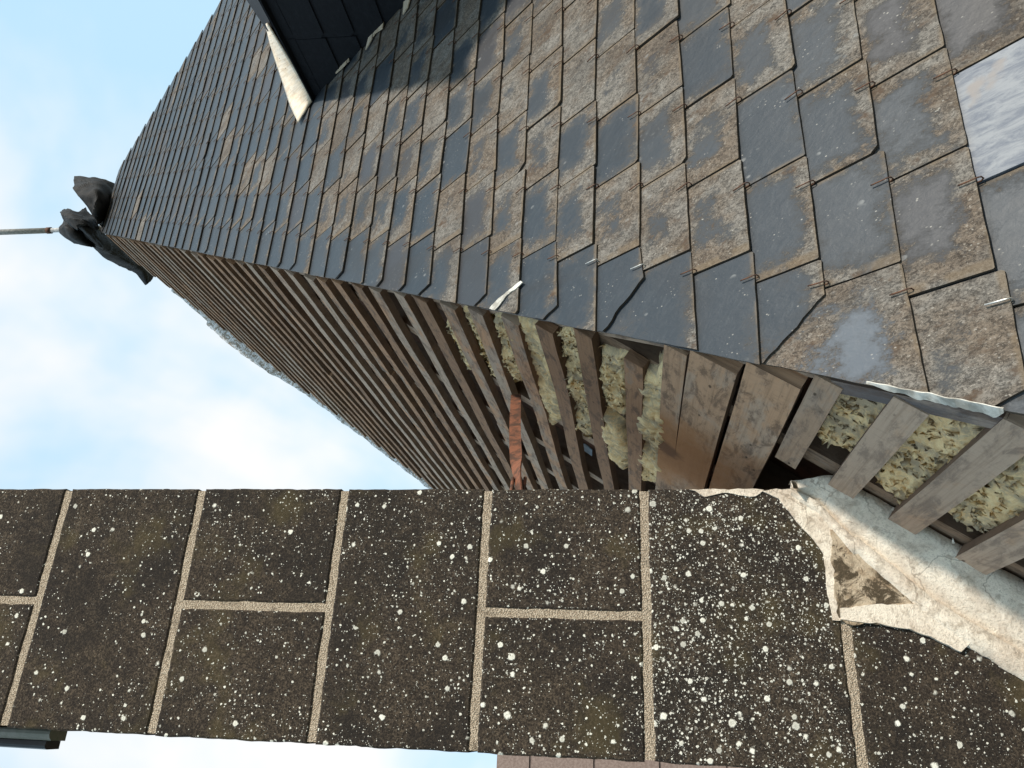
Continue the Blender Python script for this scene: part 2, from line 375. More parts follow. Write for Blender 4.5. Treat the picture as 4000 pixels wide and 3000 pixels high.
def wool_material():
    m, t = mat('glass_wool')
    ob = t.n('ShaderNodeTexCoord').outputs['Object']
    big = t.noise(ob, 13, 7, .72, .9); mid = t.noise(ob, 38, 8, .80, 1.6, (1, .35, .8)); fine = t.noise(ob, 300, 6, .85, 2.0, (1, .3, .7))
    c = t.mix(t.step(mid, .36, .62), (0.78, 0.52, 0.25, 1), (1.0, 0.77, 0.43, 1))
    c = t.mix(t.step(t.math('ADD', big, t.math('MULTIPLY', mid, .25)), .55, .74), c, (0.46, 0.36, 0.24, 1))
    c = t.mix(t.math('MULTIPLY', t.step(fine, .5, .72), .5), c, (0.98, 0.84, 0.52, 1))
    vd = t.n('ShaderNodeTexVoronoi', Vector=ob, Scale=70.0)
    c = t.mix(t.math('MULTIPLY', t.step(vd.outputs['Distance'], .12, .05), .5), c, (0.08, 0.06, 0.04, 1))
    b = finish(t, c, 1.0, t.bump(t.math('ADD', mid, t.math('MULTIPLY', fine, .6)), .6, .004), spec=.05)
    return m

def foil_material():
    m, t = mat('torn_silver_foil')
    ob = t.n('ShaderNodeTexCoord').outputs['Object']
    a = t.noise(ob, 26, 6, .7, 1.0); b = t.noise(ob, 90, 5, .7, .8)
    c = t.mix(t.step(a, .44, .54), (0.42, 0.37, 0.31, 1), (0.92, 0.93, 0.94, 1))
    finish(t, c, t.math('MULTIPLY', b, .8), t.bump(t.math('ADD', a, b), .6, .006), .2)
    return m

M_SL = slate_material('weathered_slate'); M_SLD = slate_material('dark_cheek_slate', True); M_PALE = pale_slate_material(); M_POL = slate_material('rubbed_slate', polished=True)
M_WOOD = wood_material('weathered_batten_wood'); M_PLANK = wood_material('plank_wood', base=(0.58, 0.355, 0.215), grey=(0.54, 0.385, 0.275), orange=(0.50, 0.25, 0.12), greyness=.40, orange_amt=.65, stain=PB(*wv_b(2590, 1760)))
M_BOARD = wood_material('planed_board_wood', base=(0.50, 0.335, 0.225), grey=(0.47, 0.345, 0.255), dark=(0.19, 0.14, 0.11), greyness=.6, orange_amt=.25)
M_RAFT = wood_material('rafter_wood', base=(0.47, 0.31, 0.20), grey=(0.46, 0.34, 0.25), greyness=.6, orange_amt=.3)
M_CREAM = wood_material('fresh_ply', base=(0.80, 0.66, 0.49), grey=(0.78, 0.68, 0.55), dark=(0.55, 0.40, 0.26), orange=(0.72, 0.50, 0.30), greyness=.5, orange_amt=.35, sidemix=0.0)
M_LINING = simple_material('brown_lining', (0.075, 0.038, 0.024), (0.17, 0.08, 0.05), 9, .95, .3)
M_RUST = simple_material('rusty_iron', (0.075, 0.042, 0.030), (0.20, 0.082, 0.048), 30, .85, .3, spec=.2)
M_RUSTD = simple_material('dark_rusty_wire', (0.045, 0.025, 0.018), (0.12, 0.055, 0.030), 90, .8, .3, spec=.3)
M_ZINC = simple_material('bright_wire', (0.45, 0.44, 0.40), (0.65, 0.64, 0.60), 60, .4, .1, metal=.6)
M_STONE = stone_material(); M_MORTAR = mortar_material(); M_REND = render_material('cream_render'); M_REND2 = render_material('mottled_render', True)
M_WOOL = wool_material(); M_FOIL = foil_material()
M_MEMB = simple_material('grey_black_membrane', (0.010, 0.010, 0.010), (0.026, 0.024, 0.023), 14, .75, .2, spec=.25)
M_POLE = simple_material('galvanised_steel', (0.30, 0.30, 0.29), (0.46, 0.45, 0.43), 40, .55, .2, metal=.4)
M_GREY = simple_material('grey_coated_metal', (0.20, 0.20, 0.17), (0.25, 0.24, 0.21), 60, .6, .1)
M_BLACK = simple_material('black_plastic', (0.010, 0.010, 0.012), (0.016, 0.016, 0.018), 30, .35, .05)
M_PINK = simple_material('pink_sandstone', (0.19, 0.14, 0.12), (0.26, 0.20, 0.175), 70, .9, .4)
M_LEAD = simple_material('torn_white_strip', (0.30, 0.28, 0.24), (0.60, 0.58, 0.52), 30, .7, .4)
M_BLUE = simple_material('pale_blue_plastic', (0.30, 0.38, 0.46), (0.42, 0.50, 0.57), 30, .5, .3)
M_WALL = simple_material('house_render', (0.42, 0.38, 0.32), (0.52, 0.48, 0.41), 6, .9, .3)
M_GRND = simple_material('grass_and_gravel', (0.055, 0.075, 0.03), (0.15, 0.13, 0.09), .8, .95, .3)
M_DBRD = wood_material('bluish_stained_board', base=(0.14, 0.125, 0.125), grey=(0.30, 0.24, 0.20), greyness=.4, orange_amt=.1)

# ------------------------------------------------------------------ setting
def box(mb, x0, x1, y0, y1, z0, z1):
    t = [V(p) for p in ((x0, y0, z1), (x1, y0, z1), (x1, y1, z1), (x0, y1, z1))]
    mb.prism(t, [V((p.x, p.y, z0)) for p in t])
g = MB(); g.face([g.vert(p) for p in ((-1500, -1500, -7), (1500, -1500, -7), (1500, 1500, -7), (-1500, 1500, -7))])
tag(g.build('ground', M_GRND), kind='structure')
mb = MB(); box(mb, -.02, 7.6, .35, 9.6, -7, -1.62)
tag(mb.build('house_wall', M_WALL), 'rendered house wall below the eaves of the stripped roof', 'wall')

# ------------------------------------------------------------------ the roof
roof = empty('pitched_roof', (3.5, 4.5, -1.6)); bpy.context.view_layer.update()
tag(roof, 'steep hipped roof, one face in old hooked slates and the other stripped to its wooden battens', 'roof')
RINV = Matrix.Translation(-roof.location)
def rpart(mb, name, m, smooth=False):
    o = mb.build(name, m, roof, smooth); o.matrix_parent_inverse = RINV; return o

VB = [8.04, 7.91, 7.785, 7.66, 7.535, 7.41, 7.285, 7.16, 7.035, 6.91, 6.79, 6.667, 6.545, 6.419, 6.295, 6.166, 6.042, 5.913, 5.788, 5.66, 5.532, 5.403, 5.267, 5.13, 5.002, 4.872, 4.728]
VB += [4.728 - .1442 * i for i in range(1, 10)]
VB += [3.286, 3.137, 2.978, 2.825, 2.674, 2.52, 2.377, 2.219, 2.06, 1.891, 1.729, 1.593, 1.433, 1.26, 1.10, .932, .769, .611, .445, .284, .12]
VB = VB[::-1]
RIDGE = 0.70
def right_u(v): return RIDGE + .225 * v
TH = .0062
sl = MB(); hooks = []
pale_faces = []
DORM_X = 2.60 - A.x          # u of the dormer cheek
def ragged(p, q, nseg, amp, seed, sharp=0.0):
    out = []
    for i in range(nseg + 1):
        t = i / nseg; k = 0 if i in (0, nseg) else 1
        c = (p[0] + (q[0] - p[0]) * t, p[1] + (q[1] - p[1]) * t)
        dx, dy = q[0] - p[0], q[1] - p[1]; L = math.hypot(dx, dy) or 1
        o = (noise.noise(V((seed, t * L * 30, 0))) * .6 + noise.noise(V((seed, t * L * 110, 4))) * .4) * amp * k
        out.append((c[0] - dy / L * o, c[1] + dx / L * o))
    return out
for ci, vb in enumerate(VB):
    prev = VB[ci - 1] if ci else vb - .16
    e = vb - prev
    near = vb > 4.2
    hipu = lambda v: -HIPU * v
    joints = []
    base = -HIPU * prev + .165
    j = 0
    while True:
        u = base + .2055 * j + random.uniform(-.003, .003)
        if u > right_u(vb) - .05: break
        joints.append(u); j += 1
    edges = [None] + joints + [right_u(vb) + random.uniform(-.004, .02)]
    vt = max(prev - .17, -.02)
    for k in range(len(edges) - 1):
        uL, uR = edges[k], edges[k + 1] - random.uniform(.0022, .0045)
        if uR - (uL if uL is not None else hipu(vb)) < .02: continue
        mid = ((uL if uL is not None else hipu(vb) + .08) + uR) / 2
        # hidden under the dormer
        if vb > 4.32 and mid > DORM_X + .30: continue
        seed = random.random() * 900
        lift = abs(random.gauss(0, .0012)); rot = random.gauss(0, .0022)
        dvb = random.gauss(0, .0022)
        slantR = -.014 if k == 0 else 0.0; slantL = -.014 if k == 1 else 0.0
        amp = .0016 if near else .0012
        seg = 12 if near else 5
        vbl, vbr = vb + dvb + rot, vb + dvb - rot
        ch = random.random()
        if uL is None:
            a = (hipu(vt) - .004, vt); b = (hipu(vbl) - .006 + random.uniform(-.006, .004), vbl)
            if ch < .30: cc = random.uniform(.03, .075)
            elif ch < .5: cc = .012
            else: cc = .0
            left = [a]
            fx = .85
            for bv, bc in ((6.419, .125), (6.042, .118), (5.532, .05), (5.267, .06), (4.728, .05)):
                if abs(vb - bv) < .01: cc = bc; fx = 1.22 if bc > .1 else .85
            if cc:
                b1 = (hipu(vbl - cc * 1.0) - .005, vbl - cc * 1.0); b2 = (b[0] + cc * fx, vbl)
                left = ragged(a, b1, seg, amp, seed) + ragged(b1, b2, 9 if cc > .1 else 5, amp * (5.0 if cc > .1 else 2.0), seed + 3)[1:]; bl = b2
            else:
                left = ragged(a, b, seg, amp * 1.6, seed); bl = b
        else:
            a = (uL, vt); b = (uL + slantL, vbl)
            cc = random.uniform(.005, .014) if ch < .28 else (random.uniform(.02, .035) if ch < .31 else .002)
            b1 = (b[0], vbl - cc); b2 = (b[0] + cc * .8, vbl)
            left = ragged(a, b1, seg, amp * .7, seed) + [b2]; bl = b2
        brr = (uR + slantR, vbr)
        bottom = ragged(bl, (brr[0] - .003, brr[1]), seg, amp, seed + 7)[1:]
        right = [(brr[0], brr[1] - .004)] + [(uR, vt)]
        if edges[k + 1] == edges[-1]:
            right = [(right_u(vbr) + .012, vbr - .004), (right_u(vt) + .005, vt)]
        outline = left + bottom + right
        sl_ = .053; roll = random.uniform(-.002, .020) if near else random.uniform(0, .012)
        def H(u, v): return -TH + sl_ * (v - vb) + lift + roll * (mid - u) * (1 if uL is not None else .3)
        top = [PS(u, v, H(u, v) + TH) for u, v in outline]; bot = [PS(u, v, H(u, v)) for u, v in outline]
        u0 = uL if uL is not None else hipu(vb)
        uvs = [((u - u0) / (uR - u0), (vb - v) / e) for u, v in outline]
        # how much crust this slate carries
        r3 = random.gauss(.36, .28)
        midv = vb - e / 2
        if midv < 3.2: r3 -= .66
        elif midv < 4.3: r3 -= .32
        if midv > 5.6 and mid > -2.5: r3 += .18
        if 4.5 < midv < 6.4 and mid > -2.2: r3 += .16
        if midv > 6.5: r3 += .16
        if k == 0 and midv < 6.45: r3 -= .42
        r3 = min(max(r3, 0.0), 1.0)
        xh = on = None
        if random.random() < .06: r3 = 1.0
        col = (random.random(), random.random(), r3, 1)
        tgt = uv_s(3930, 480)
        u00 = uL if uL is not None else hipu(vb)
        if k == 0 and abs(vb - 6.545) < .01:
            f0 = len(sl.f); sl.prism(top, bot, uvs, (.3, .2, .50, 1), (.3, .2, .50, 0)); pol_faces = list(range(f0, len(sl.f)))
        elif u00 < tgt[0] < uR and prev < tgt[1] < vb:
            f0 = len(sl.f); sl.prism(top, bot, uvs, col, (*col[:3], 0)); pale_faces = list(range(f0, len(sl.f)))
        else:
            sl.prism(top, bot, uvs, col, (*col[:3], 0))
    if ci < len(VB) - 1:
        # hooks hold this course's lower edge, standing in the joints of the course below
        hb = -HIPU * vb + .165; j = 0
        while hb + .2055 * j < right_u(vb) - .03:
            hu = hb + .2055 * j
            if not (vb > 4.3 and hu > DORM_X + .05) and vb < 7.95:
                hooks.append((PS(hu, vb, 0).length, hu + random.uniform(-.003, .003), vb))
            j += 1
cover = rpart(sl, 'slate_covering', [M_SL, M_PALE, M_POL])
# object-space axes of the slate material follow the roof face
def reframe(o, org, ex, ey):
    ez = ex.cross(ey).normalized()
    Mx = Matrix((( ex.x, ey.x, ez.x, org.x), (ex.y, ey.y, ez.y, org.y), (ex.z, ey.z, ez.z, org.z), (0, 0, 0, 1)))
    o.data.transform(Mx.inverted()); o.matrix_basis = Mx
reframe(cover, A, V((1, 0, 0)), S1)
for i in pol_faces: cover.data.polygons[i].material_index = 2
for i in pale_faces: cover.data.polygons[i].material_index = 1

# hooks: the hundred nearest one by one, the others together
def hook_pts(scale=1.0, bend=0.0):
    return [V((0, .020, -.0060)), V((0, -.004, -.0055)), V((0, -.0085, -.0015)), V((.0002, -.0075, .0040)), V((.0005, -.002, .0056)), V((bend * .4, .010, .0052)), V((bend, .025, .0042))]
FS = Matrix(((1, 0, 0), (0, S1.y, N1.y), (0, S1.z, N1.z))).to_4x4()
hooks.sort()
hm = []
for variant in range(4):
    mb = MB(); tube(mb, hook_pts(1, random.uniform(-.005, .004)), .0013, 6)
    me_o = mb.build('slate_hook', M_RUSTD, None, True); hm.append(me_o.data); bpy.data.objects.remove(me_o)
mb = MB(); tube(mb, hook_pts(1, .002), .0013, 6); oz = mb.build('slate_hook', M_ZINC, None, True); zinc_me = oz.data; bpy.data.objects.remove(oz)
zt = [uv_s(2285, 1054), uv_s(2480, 1062), uv_s(3930, 1182)]
vis = []
for d, hu, hv in hooks:
    p = PS(hu, hv); c = [sum(RC[k][i] * p[k] for k in range(3)) for i in range(3)]
    x = 2000 + FPX * c[0] / c[2]; y = 1500 + FPX * c[1] / c[2]
    vis.append((not (c[2] > 0 and -20 < x < 4020 and -20 < y < 3020), d, hu, hv))
vis.sort()
for i, (_, d, hu, hv) in enumerate(vis[:100]):
    z = any(abs(hu - a_) < .05 and abs(hv - b_) < .05 for a_, b_ in zt)
    o = link(bpy.data.objects.new('slate_hook', zinc_me if z else random.choice(hm)), roof)
    if z: o['label'] = 'bright galvanised hook'
    o.matrix_parent_inverse = RINV
    o.matrix_basis = Matrix.Translation(PS(hu, hv, .0005)) @ FS
mb = MB()
for (_, d, hu, hv) in vis[100:]:
    tube(mb, [(Matrix.Translation(PS(hu, hv, .0005)) @ FS) @ p for p in hook_pts(1, random.uniform(-.004, .004))[1:]], .0019, 4)
o = rpart(mb, 'slate_hooks', M_RUSTD, True); o['kind'] = 'stuff'

# pale scratch and patches on single slates
for poly, lab in ((((2042, 1106), (2050, 1112), (2020, 1140), (1985, 1165), (1940, 1222), (1918, 1216), (1950, 1180), (1985, 1150)), 'white scratch across a slate'),):
    mb = MB(); q_ = [uv_s(x, y, .002) for x, y in poly]; P = [PS(u_, v_, .003) for i_ in range(len(q_)) for u_, v_ in ragged(q_[i_], q_[(i_ + 1) % len(q_)], 8, .004, i_ * 3.1)[:-1]]; mb.prism(P, [p - N1 * .0025 for p in P])
    o = rpart(mb, 'scratch_mark', M_LEAD); o['label'] = lab

# roof core: lining behind the battens, deck under the slates, far faces
BOT1 = 8.0; zb = A.z - S1.z * BOT1; BOT2 = (A.z - zb) / S2.z
mb = MB()
hs, hb_ = -.045, -.135
P0 = A + V((0, 0, -.12)) ; P1 = A + V((RIDGE, 0, -.12))
c0 = V((A.x - (A.z - zb) / KH * KA + .16, A.y - (A.z - zb) / KH + .10, zb)); c1 = V((A.x + right_u(BOT1) - .05, c0.y, zb))
c2 = V((c1.x + .0, A.y + (.3 + .43 * BOT2), zb)); c3 = V((c0.x, c2.y, zb)); P2 = A + V((0, .3, -.12)); P3 = A + V((RIDGE, .3, -.12))
ids = [mb.vert(p) for p in (P0, P1, c0, c1, c2, c3, P2, P3)]
mb.face((ids[0], ids[1], ids[3], ids[2])); mb.face((ids[0], ids[2], ids[5], ids[6])); mb.face((ids[1], ids[7], ids[4], ids[3]))
mb.face((ids[6], ids[5], ids[4], ids[7])); mb.face((ids[0], ids[6], ids[7], ids[1])); mb.face((ids[2], ids[3], ids[4], ids[5]))
rpart(mb, 'inner_lining', M_LINING)

def w_right(v): return -HIPW * v
def w_left(v): return .3 + .43 * v
# battens
bat_v = [5.607, 5.494, 5.363, 5.238, 5.106, 4.984, 4.854, 4.745, 4.603, 4.485, 4.345, 4.201, 4.076, 3.922, 3.765, 3.620, 3.489, 3.330]
while bat_v[-1] > .25: bat_v.append(bat_v[-1] - .150)
rafts = [-3.585, -3.172, -2.745, -2.312, -1.915, -1.52, -1.11, -.70, -.29, .12, .53, .94, 1.35, 1.76]
for i, v in enumerate(bat_v):
    bw = (.053 if v > 4 else .055) * random.uniform(.90, 1.10)
    vc = v + bw / 2 + random.gauss(0, .004)
    wr = w_right(v) + .016 + random.choice((0, 0, .006, .02)) + random.uniform(0, .008); wl = w_left(vc) - .01
    if i == 0: wr = w_right(vc) + .13
    tilt = random.gauss(0, .0065)
    mb = MB(); r = random.random() * 50
    th = .027
    cuts = [wr]
    cand = [q for q in rafts if wr + .5 < q < wl - .5]
    if cand and random.random() < .75: cuts.append(random.choice(cand))
    cuts.append(wl)
    for a_, b_ in zip(cuts, cuts[1:]):
        o1, o2 = random.gauss(0, .0045), random.gauss(0, .0045)
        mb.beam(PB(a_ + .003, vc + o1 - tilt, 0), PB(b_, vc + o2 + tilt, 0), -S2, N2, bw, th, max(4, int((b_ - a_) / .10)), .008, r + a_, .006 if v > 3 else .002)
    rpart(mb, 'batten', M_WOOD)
# planks and lower boards: v0, v1, w right end, w left end, thickness, material
def plank(name, v0, v1, wr, wl, th, m, seg=14, h=0.0, dv=0.0, label=None, jit=.002, ej=.003):
    mb = MB(); vc = (v0 + v1) / 2
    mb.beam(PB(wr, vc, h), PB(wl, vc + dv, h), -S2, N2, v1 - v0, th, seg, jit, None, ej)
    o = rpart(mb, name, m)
    if label: o['label'] = label
    return o
plank('batten', 5.713, 5.764, -3.795, -2.2, .027, M_PLANK, label='batten stained orange-brown')
plank('sheathing_board', 5.770, 5.868, -3.832, -2.2, .027, M_PLANK, label='wide sheathing board with an orange stain', dv=-.014)
plank('sheathing_board', 5.879, 5.981, -3.905, -2.8, .027, M_PLANK, dv=-.004)
plank('sheathing_board', 5.992, 6.040, -3.975, -3.555, .027, M_BOARD, label='narrow board sawn off short of the chimney')
plank('sheathing_board', 6.108, 6.163, -4.035, -3.548, .025, M_BOARD)
plank('sheathing_board', 6.236, 6.292, -4.12, -3.515, .025, M_BOARD)
plank('sheathing_board', 6.371, 6.430, -4.21, -3.488, .025, M_BOARD)
plank('sheathing_board', 6.500, 6.556, -4.29, -3.47, .025, M_BOARD)
for k in range(6): plank('sheathing_board', 6.63 + .13 * k, 6.685 + .13 * k, w_right(6.63 + .13 * k) + .05, -3.45, .025, M_BOARD)
# rafters
for w_ in rafts:
    v0 = (-w_ / HIPW if w_ < 0 else (w_ - .3) / .43) + .06; v0 = max(v0, .15)
    v1 = 7.4 if w_ < -3.3 else 6.2
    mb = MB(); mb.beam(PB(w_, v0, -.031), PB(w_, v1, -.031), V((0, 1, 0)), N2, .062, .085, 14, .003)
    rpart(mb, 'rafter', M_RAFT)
# hip board under the slate edge (seen in the batten face)
E0 = V((-KA, -1, -KH)).normalized()
wd = E0.cross(N2).normalized()
if wd.y < 0: wd = -wd
def hip_pt(x): return A + E0 * x
mb = MB()
HL = (A - hip_pt(1)).length
mb.beam(A + E0 * .1 + wd * .040 + N2 * -.0275, A + E0 * 8.1 + wd * .040 + N2 * -.0275, wd, N2, .060, .03, 60, .004)
rpart(mb, 'hip_board', M_RAFT)
mb = MB(); mb.beam(A + E0 * .3 + wd * .04 + N2 * -.05, A + E0 * 9.1 + wd * .04 + N2 * -.05, wd, N2, .07, .14, 30, .002)
rpart(mb, 'hip_rafter', M_RAFT)
def hipx(x, y): return (on_plane(x, y, A, N2) - A).dot(E0)
xa, xb = hipx(3250, 1500), hipx(3960, 1700)
mb = MB(); mb.beam(A + E0 * xa + wd * .044 + N2 * -.002, A + E0 * xb + wd * .052 + N2 * -.002, wd, N2, .035, .02, 16, .003)
o = rpart(mb, 'hip_batten', M_DBRD); o['label'] = 'bluish stained hip batten under the slate edge'
# slanting brace board in the lowest gap
pa = PB(*wv_b(3640, 1610), -.028); pb = PB(*wv_b(3880, 1740), -.028)
mb = MB(); d_ = (pb - pa).normalized(); mb.beam(pa, pb, d_.cross(N2), N2, .05, .02, 8, .002); rpart(mb, 'brace_board', M_BOARD)

# torn white strip hanging out under the slates
mb = MB(); n_ = 46; x0, x1 = hipx(3420, 1520), hipx(3975, 1680); prev = None
for i in range(n_ + 1):
    t = i / n_; x = x0 + (x1 - x0) * t
    wdt = (.006 + .015 * t) * (1 + .45 * noise.noise(V((t * 9, 0, 2))) + .2 * noise.noise(V((t * 40, 0, 2)))) * (min(1, t * 6)) * (min(1, (1 - t) * 9 + .25))
    e1 = A + E0 * x + wd * (-.006) + N2 * (.008 + .003 * noise.noise(V((t * 9, 3, 1))))
    e2 = A + E0 * x + wd * (-.004 + wdt) + N2 * (.010 + .003 * noise.noise(V((t * 9, 1, 1))))
    row = (mb.vert(e1), mb.vert(e2), mb.vert(e2 - N2 * .0015), mb.vert(e1 - N2 * .0015))
    if prev:
        for k in range(4): mb.face((prev[k], row[k], row[(k + 1) % 4], prev[(k + 1) % 4]))
    prev = row
o = rpart(mb, 'torn_strip', M_LEAD); o['label'] = 'torn white lining strip under the slate edge'

# ------------------------------------------------------------------ glass wool between the battens
def wool(poly, label, h0=-.026, amp=.035, res=.0065):
    pts = [wv_b(x, y) for x, y in poly]
    wmin, wmax = min(p[0] for p in pts), max(p[0] for p in pts); vmin, vmax = min(p[1] for p in pts), max(p[1] for p in pts)
    def inside(x, y):
        c = False; n = len(pts)
        for i in range(n):
            (x1, y1), (x2, y2) = pts[i], pts[(i + 1) % n]
            if (y1 > y) != (y2 > y) and x < (x2 - x1) * (y - y1) / (y2 - y1) + x1: c = not c
        return c
    def dist(x, y):
        b = 9
        for i in range(len(pts)):
            (x1, y1), (x2, y2) = pts[i], pts[(i + 1) % len(pts)]
            L2 = (x2 - x1) ** 2 + (y2 - y1) ** 2; t = max(0, min(1, ((x - x1) * (x2 - x1) + (y - y1) * (y2 - y1)) / L2))
            b = min(b, math.hypot(x - x1 - t * (x2 - x1), y - y1 - t * (y2 - y1)))
        return b
    mb = MB(); ids = {}; sd = random.random() * 100
    nw = int((wmax - wmin + .06) / res) + 1; nv = int((vmax - vmin + .06) / res) + 1
    for i in range(nw):
        for j in range(nv):
            x = wmin - .03 + i * res; y = vmin - .03 + j * res
            q = V((x + sd, y, 0))
            sdist = dist(x, y) * (1 if inside(x, y) else -1) + .012 * noise.noise(q * 26) + .006 * noise.noise(q * 80)
            if sdist < -.020: continue
            rid = 1 - abs(noise.noise(q * 17 + V((0, 0, 5)))) * 1.7
            rid2 = 1 - abs(noise.noise(q * 45 + V((0, 3, 5)))) * 1.8
            q2 = V((q.x * .55, q.y, 0)); rid3 = 1 - abs(noise.noise(q2 * 120)) * 1.8
            z = h0 + amp * (.36 * rid + .22 * rid2 + .06 * rid3 - .26 + .4 * noise.noise(q * 8)) + .004 * noise.noise(q * 150)
            z = min(z, -.002 + .003 * noise.noise(q * 60))
            z -= .05 * max(0, 1 - max(sdist + .014, 0) / .02) ** 2
            dx = .003 * noise.noise(q * 50 + V((7, 0, 0))); dy = .003 * noise.noise(q * 50 + V((0, 9, 0)))
            ids[i, j] = mb.vert(PB(x + dx, y + dy, z))
    for (i, j) in list(ids):
        if (i + 1, j) in ids and (i, j + 1) in ids and (i + 1, j + 1) in ids:
            mb.face((ids[i, j], ids[i + 1, j], ids[i + 1, j + 1], ids[i, j + 1]), smooth=True)
    # loose fibre tufts
    keys = list(ids.values())
    for _ in range(len(keys) // 7):
        p = V(mb.v[random.choice(keys)]); d = (N2 * random.uniform(.2, 1) + V((random.gauss(0, 1), random.gauss(0, 1), random.gauss(0, 1)))).normalized()
        L = random.uniform(.004, .012); s_ = d.cross(V((random.random(), random.random(), random.random()))).normalized() * random.uniform(.0002, .0006)
        m_ = p + d * L * .5 + V((random.gauss(0, .002), random.gauss(0, .002), random.gauss(0, .002)))
        a_ = [mb.vert(p - s_), mb.vert(p + s_), mb.vert(m_ + s_ * .7), mb.vert(m_ - s_ * .7)]; tip = mb.vert(p + d * L)
        mb.face(a_, smooth=True); mb.face((a_[3], a_[2], tip), smooth=True)
    o = mb.build('glass_wool', M_WOOL)
    mod = o.modifiers.new('thickness', 'SOLIDIFY'); mod.thickness = .012; mod.offset = -1
    return tag(o, label, 'insulation', 'yellow glass wool tufts between the roof battens')
wool([(1735, 1275), (1770, 1290), (1800, 1370), (1850, 1460), (1815, 1455), (1760, 1350)], 'thin grey-tinged glass wool scrap, the tuft highest up the battens', -.03)
wool([(1790, 1235), (1850, 1240), (1880, 1320), (1925, 1400), (1960, 1500), (1990, 1545), (1940, 1535), (1890, 1440), (1840, 1330)], 'long narrow yellow wool strip just below the thin grey-tinged scrap')
wool([(1915, 1260), (1975, 1265), (2000, 1340), (2045, 1500), (2025, 1520), (1980, 1480), (1950, 1380)], 'short yellow wool clump directly above the top end of the rusty iron strap')
wool([(2025, 1290), (2120, 1290), (2140, 1400), (2160, 1520), (2185, 1660), (2150, 1680), (2105, 1690), (2110, 1600), (2085, 1520), (2070, 1430), (2030, 1380)], 'bulging pale yellow wool tuft hanging out beside the rusty iron strap', -.030, .035)
wool([(2185, 1320), (2270, 1330), (2290, 1480), (2305, 1600), (2310, 1730), (2270, 1720), (2235, 1640), (2215, 1520), (2190, 1400)], 'yellow wool filling the gap above the scrap of pale blue plastic', -.022)
wool([(2345, 1410), (2430, 1430), (2440, 1560), (2440, 1660), (2400, 1640), (2360, 1590), (2345, 1500)], 'bright yellow wool lump near the slates, above the batten with the split end', -.018)
wool([(2360, 1640), (2420, 1690), (2445, 1790), (2440, 1860), (2390, 1810), (2370, 1740)], 'small yellow wool lump nearer the chimney, above the batten with the split end', -.018)
wool([(2505, 1500), (2600, 1490), (2600, 1700), (2585, 1910), (2500, 1900), (2505, 1700)], 'tall yellow wool strip squeezed against the orange-stained batten', -.022)
wool([(3290, 1540), (3500, 1590), (3520, 1650), (3330, 1850), (3260, 1820), (3190, 1780), (3160, 1740)], 'dirty grey-yellow wool patch beside the short sawn-off board', -.032, .020)
wool([(3620, 1640), (3760, 1740), (3860, 1790), (3560, 2060), (3500, 2040), (3390, 1930)], 'yellow wool patch with a curled tuft between two grey boards', -.030, .022)
wool([(4060, 1840), (4060, 2200), (3820, 2150), (3740, 2120), (3650, 2060)], 'large smooth yellow wool sheet between the two lowest visible boards', -.032, .014)

# ------------------------------------------------------------------ chimney
CY = 1.68; CX0, CX1 = -.055, .485
chim = empty('chimney', (.215, CY + .25, -7)); CINV = Matrix.Translation(-chim.location)
tag(chim, 'tall chimney of dark stone blocks covered in round white lichens', 'chimney')
def cpart(mb, name, m, smooth=False):
    o = mb.build(name, m, chim, smooth); o.matrix_parent_inverse = CINV; return o
zl = [-.402, -.015, .332, .671, 1.030, 1.385, 1.735, 2.08, 2.42]
mo = MB(); box(mo, CX0 + .004, CX1 - .004, CY + .0035, CY + .52, -7, 2.42); cpart(mo, 'mortar_joints', M_MORTAR)
blocks = MB()
def block(mb, x0, x1, z0, z1, y0=CY, depth=.2):
    g_ = .0092
    x0 += g_ if x0 > CX0 + .01 else 0; x1 -= g_ if x1 < CX1 - .01 else 0; z0 += g_; z1 -= g_
    sd = random.random() * 100; pts = []
    def edge(ax, ay, bx, by, n):
        for i in range(n):
            t = i / n; x = ax + (bx - ax) * t; z = ay + (by - ay) * t
            o = .0022 * noise.noise(V((sd + x * 18, z * 18, 0))) + .0016 * noise.noise(V((x * 70, z * 70, sd)))
            dx, dz = (bx - ax), (by - ay); L = math.hypot(dx, dz)
            pts.append((x - dz / L * o, z + dx / L * o))
    nx = max(4, int((x1 - x0) / .012)); nz = max(4, int((z1 - z0) / .012))
    edge(x0, z0, x1, z0, nx); edge(x1, z0, x1, z1, nz); edge(x1, z1, x0, z1, nx); edge(x0, z1, x0, z0, nz)
    cx, cz = (x0 + x1) / 2, (z0 + z1) / 2
    # front face inset for a worn arris
    ins = [(cx + (x - cx) * (1 - .004 / max(abs(x1 - x0) / 2, .01)), cz + (z - cz) * (1 - .004 / max(abs(z1 - z0) / 2, .01))) for x, z in pts]
    a = [mb.vert((x, y0, z)) for x, z in ins]; b = [mb.vert((x, y0 + .003, z)) for x, z in pts]; c = [mb.vert((x, y0 + depth, z)) for x, z in pts]
    n = len(pts); mb.face(a)
    for i in range(n):
        j = (i + 1) % n; mb.face((a[i], b[i], b[j], a[j])); mb.face((b[i], c[i], c[j], b[j]))
    mb.face(c[::-1])
jx = at_y(1100, 2385, CY).x
for i in range(len(zl) - 1):
    z0, z1 = zl[i], zl[i + 1]
    if i % 2 == 0: block(blocks, CX0, CX1, z0, z1, depth=.525)
    else: block(blocks, CX0, jx, z0, z1, depth=.525); block(blocks, jx, CX1, z0, z1, depth=.525)
z = zl[0]
while z > -6.9: block(blocks, CX0, CX1, max(z - .36, -7), z, CY + .001, depth=.525); z -= .36
cpart(blocks, 'stone_blocks', M_STONE)
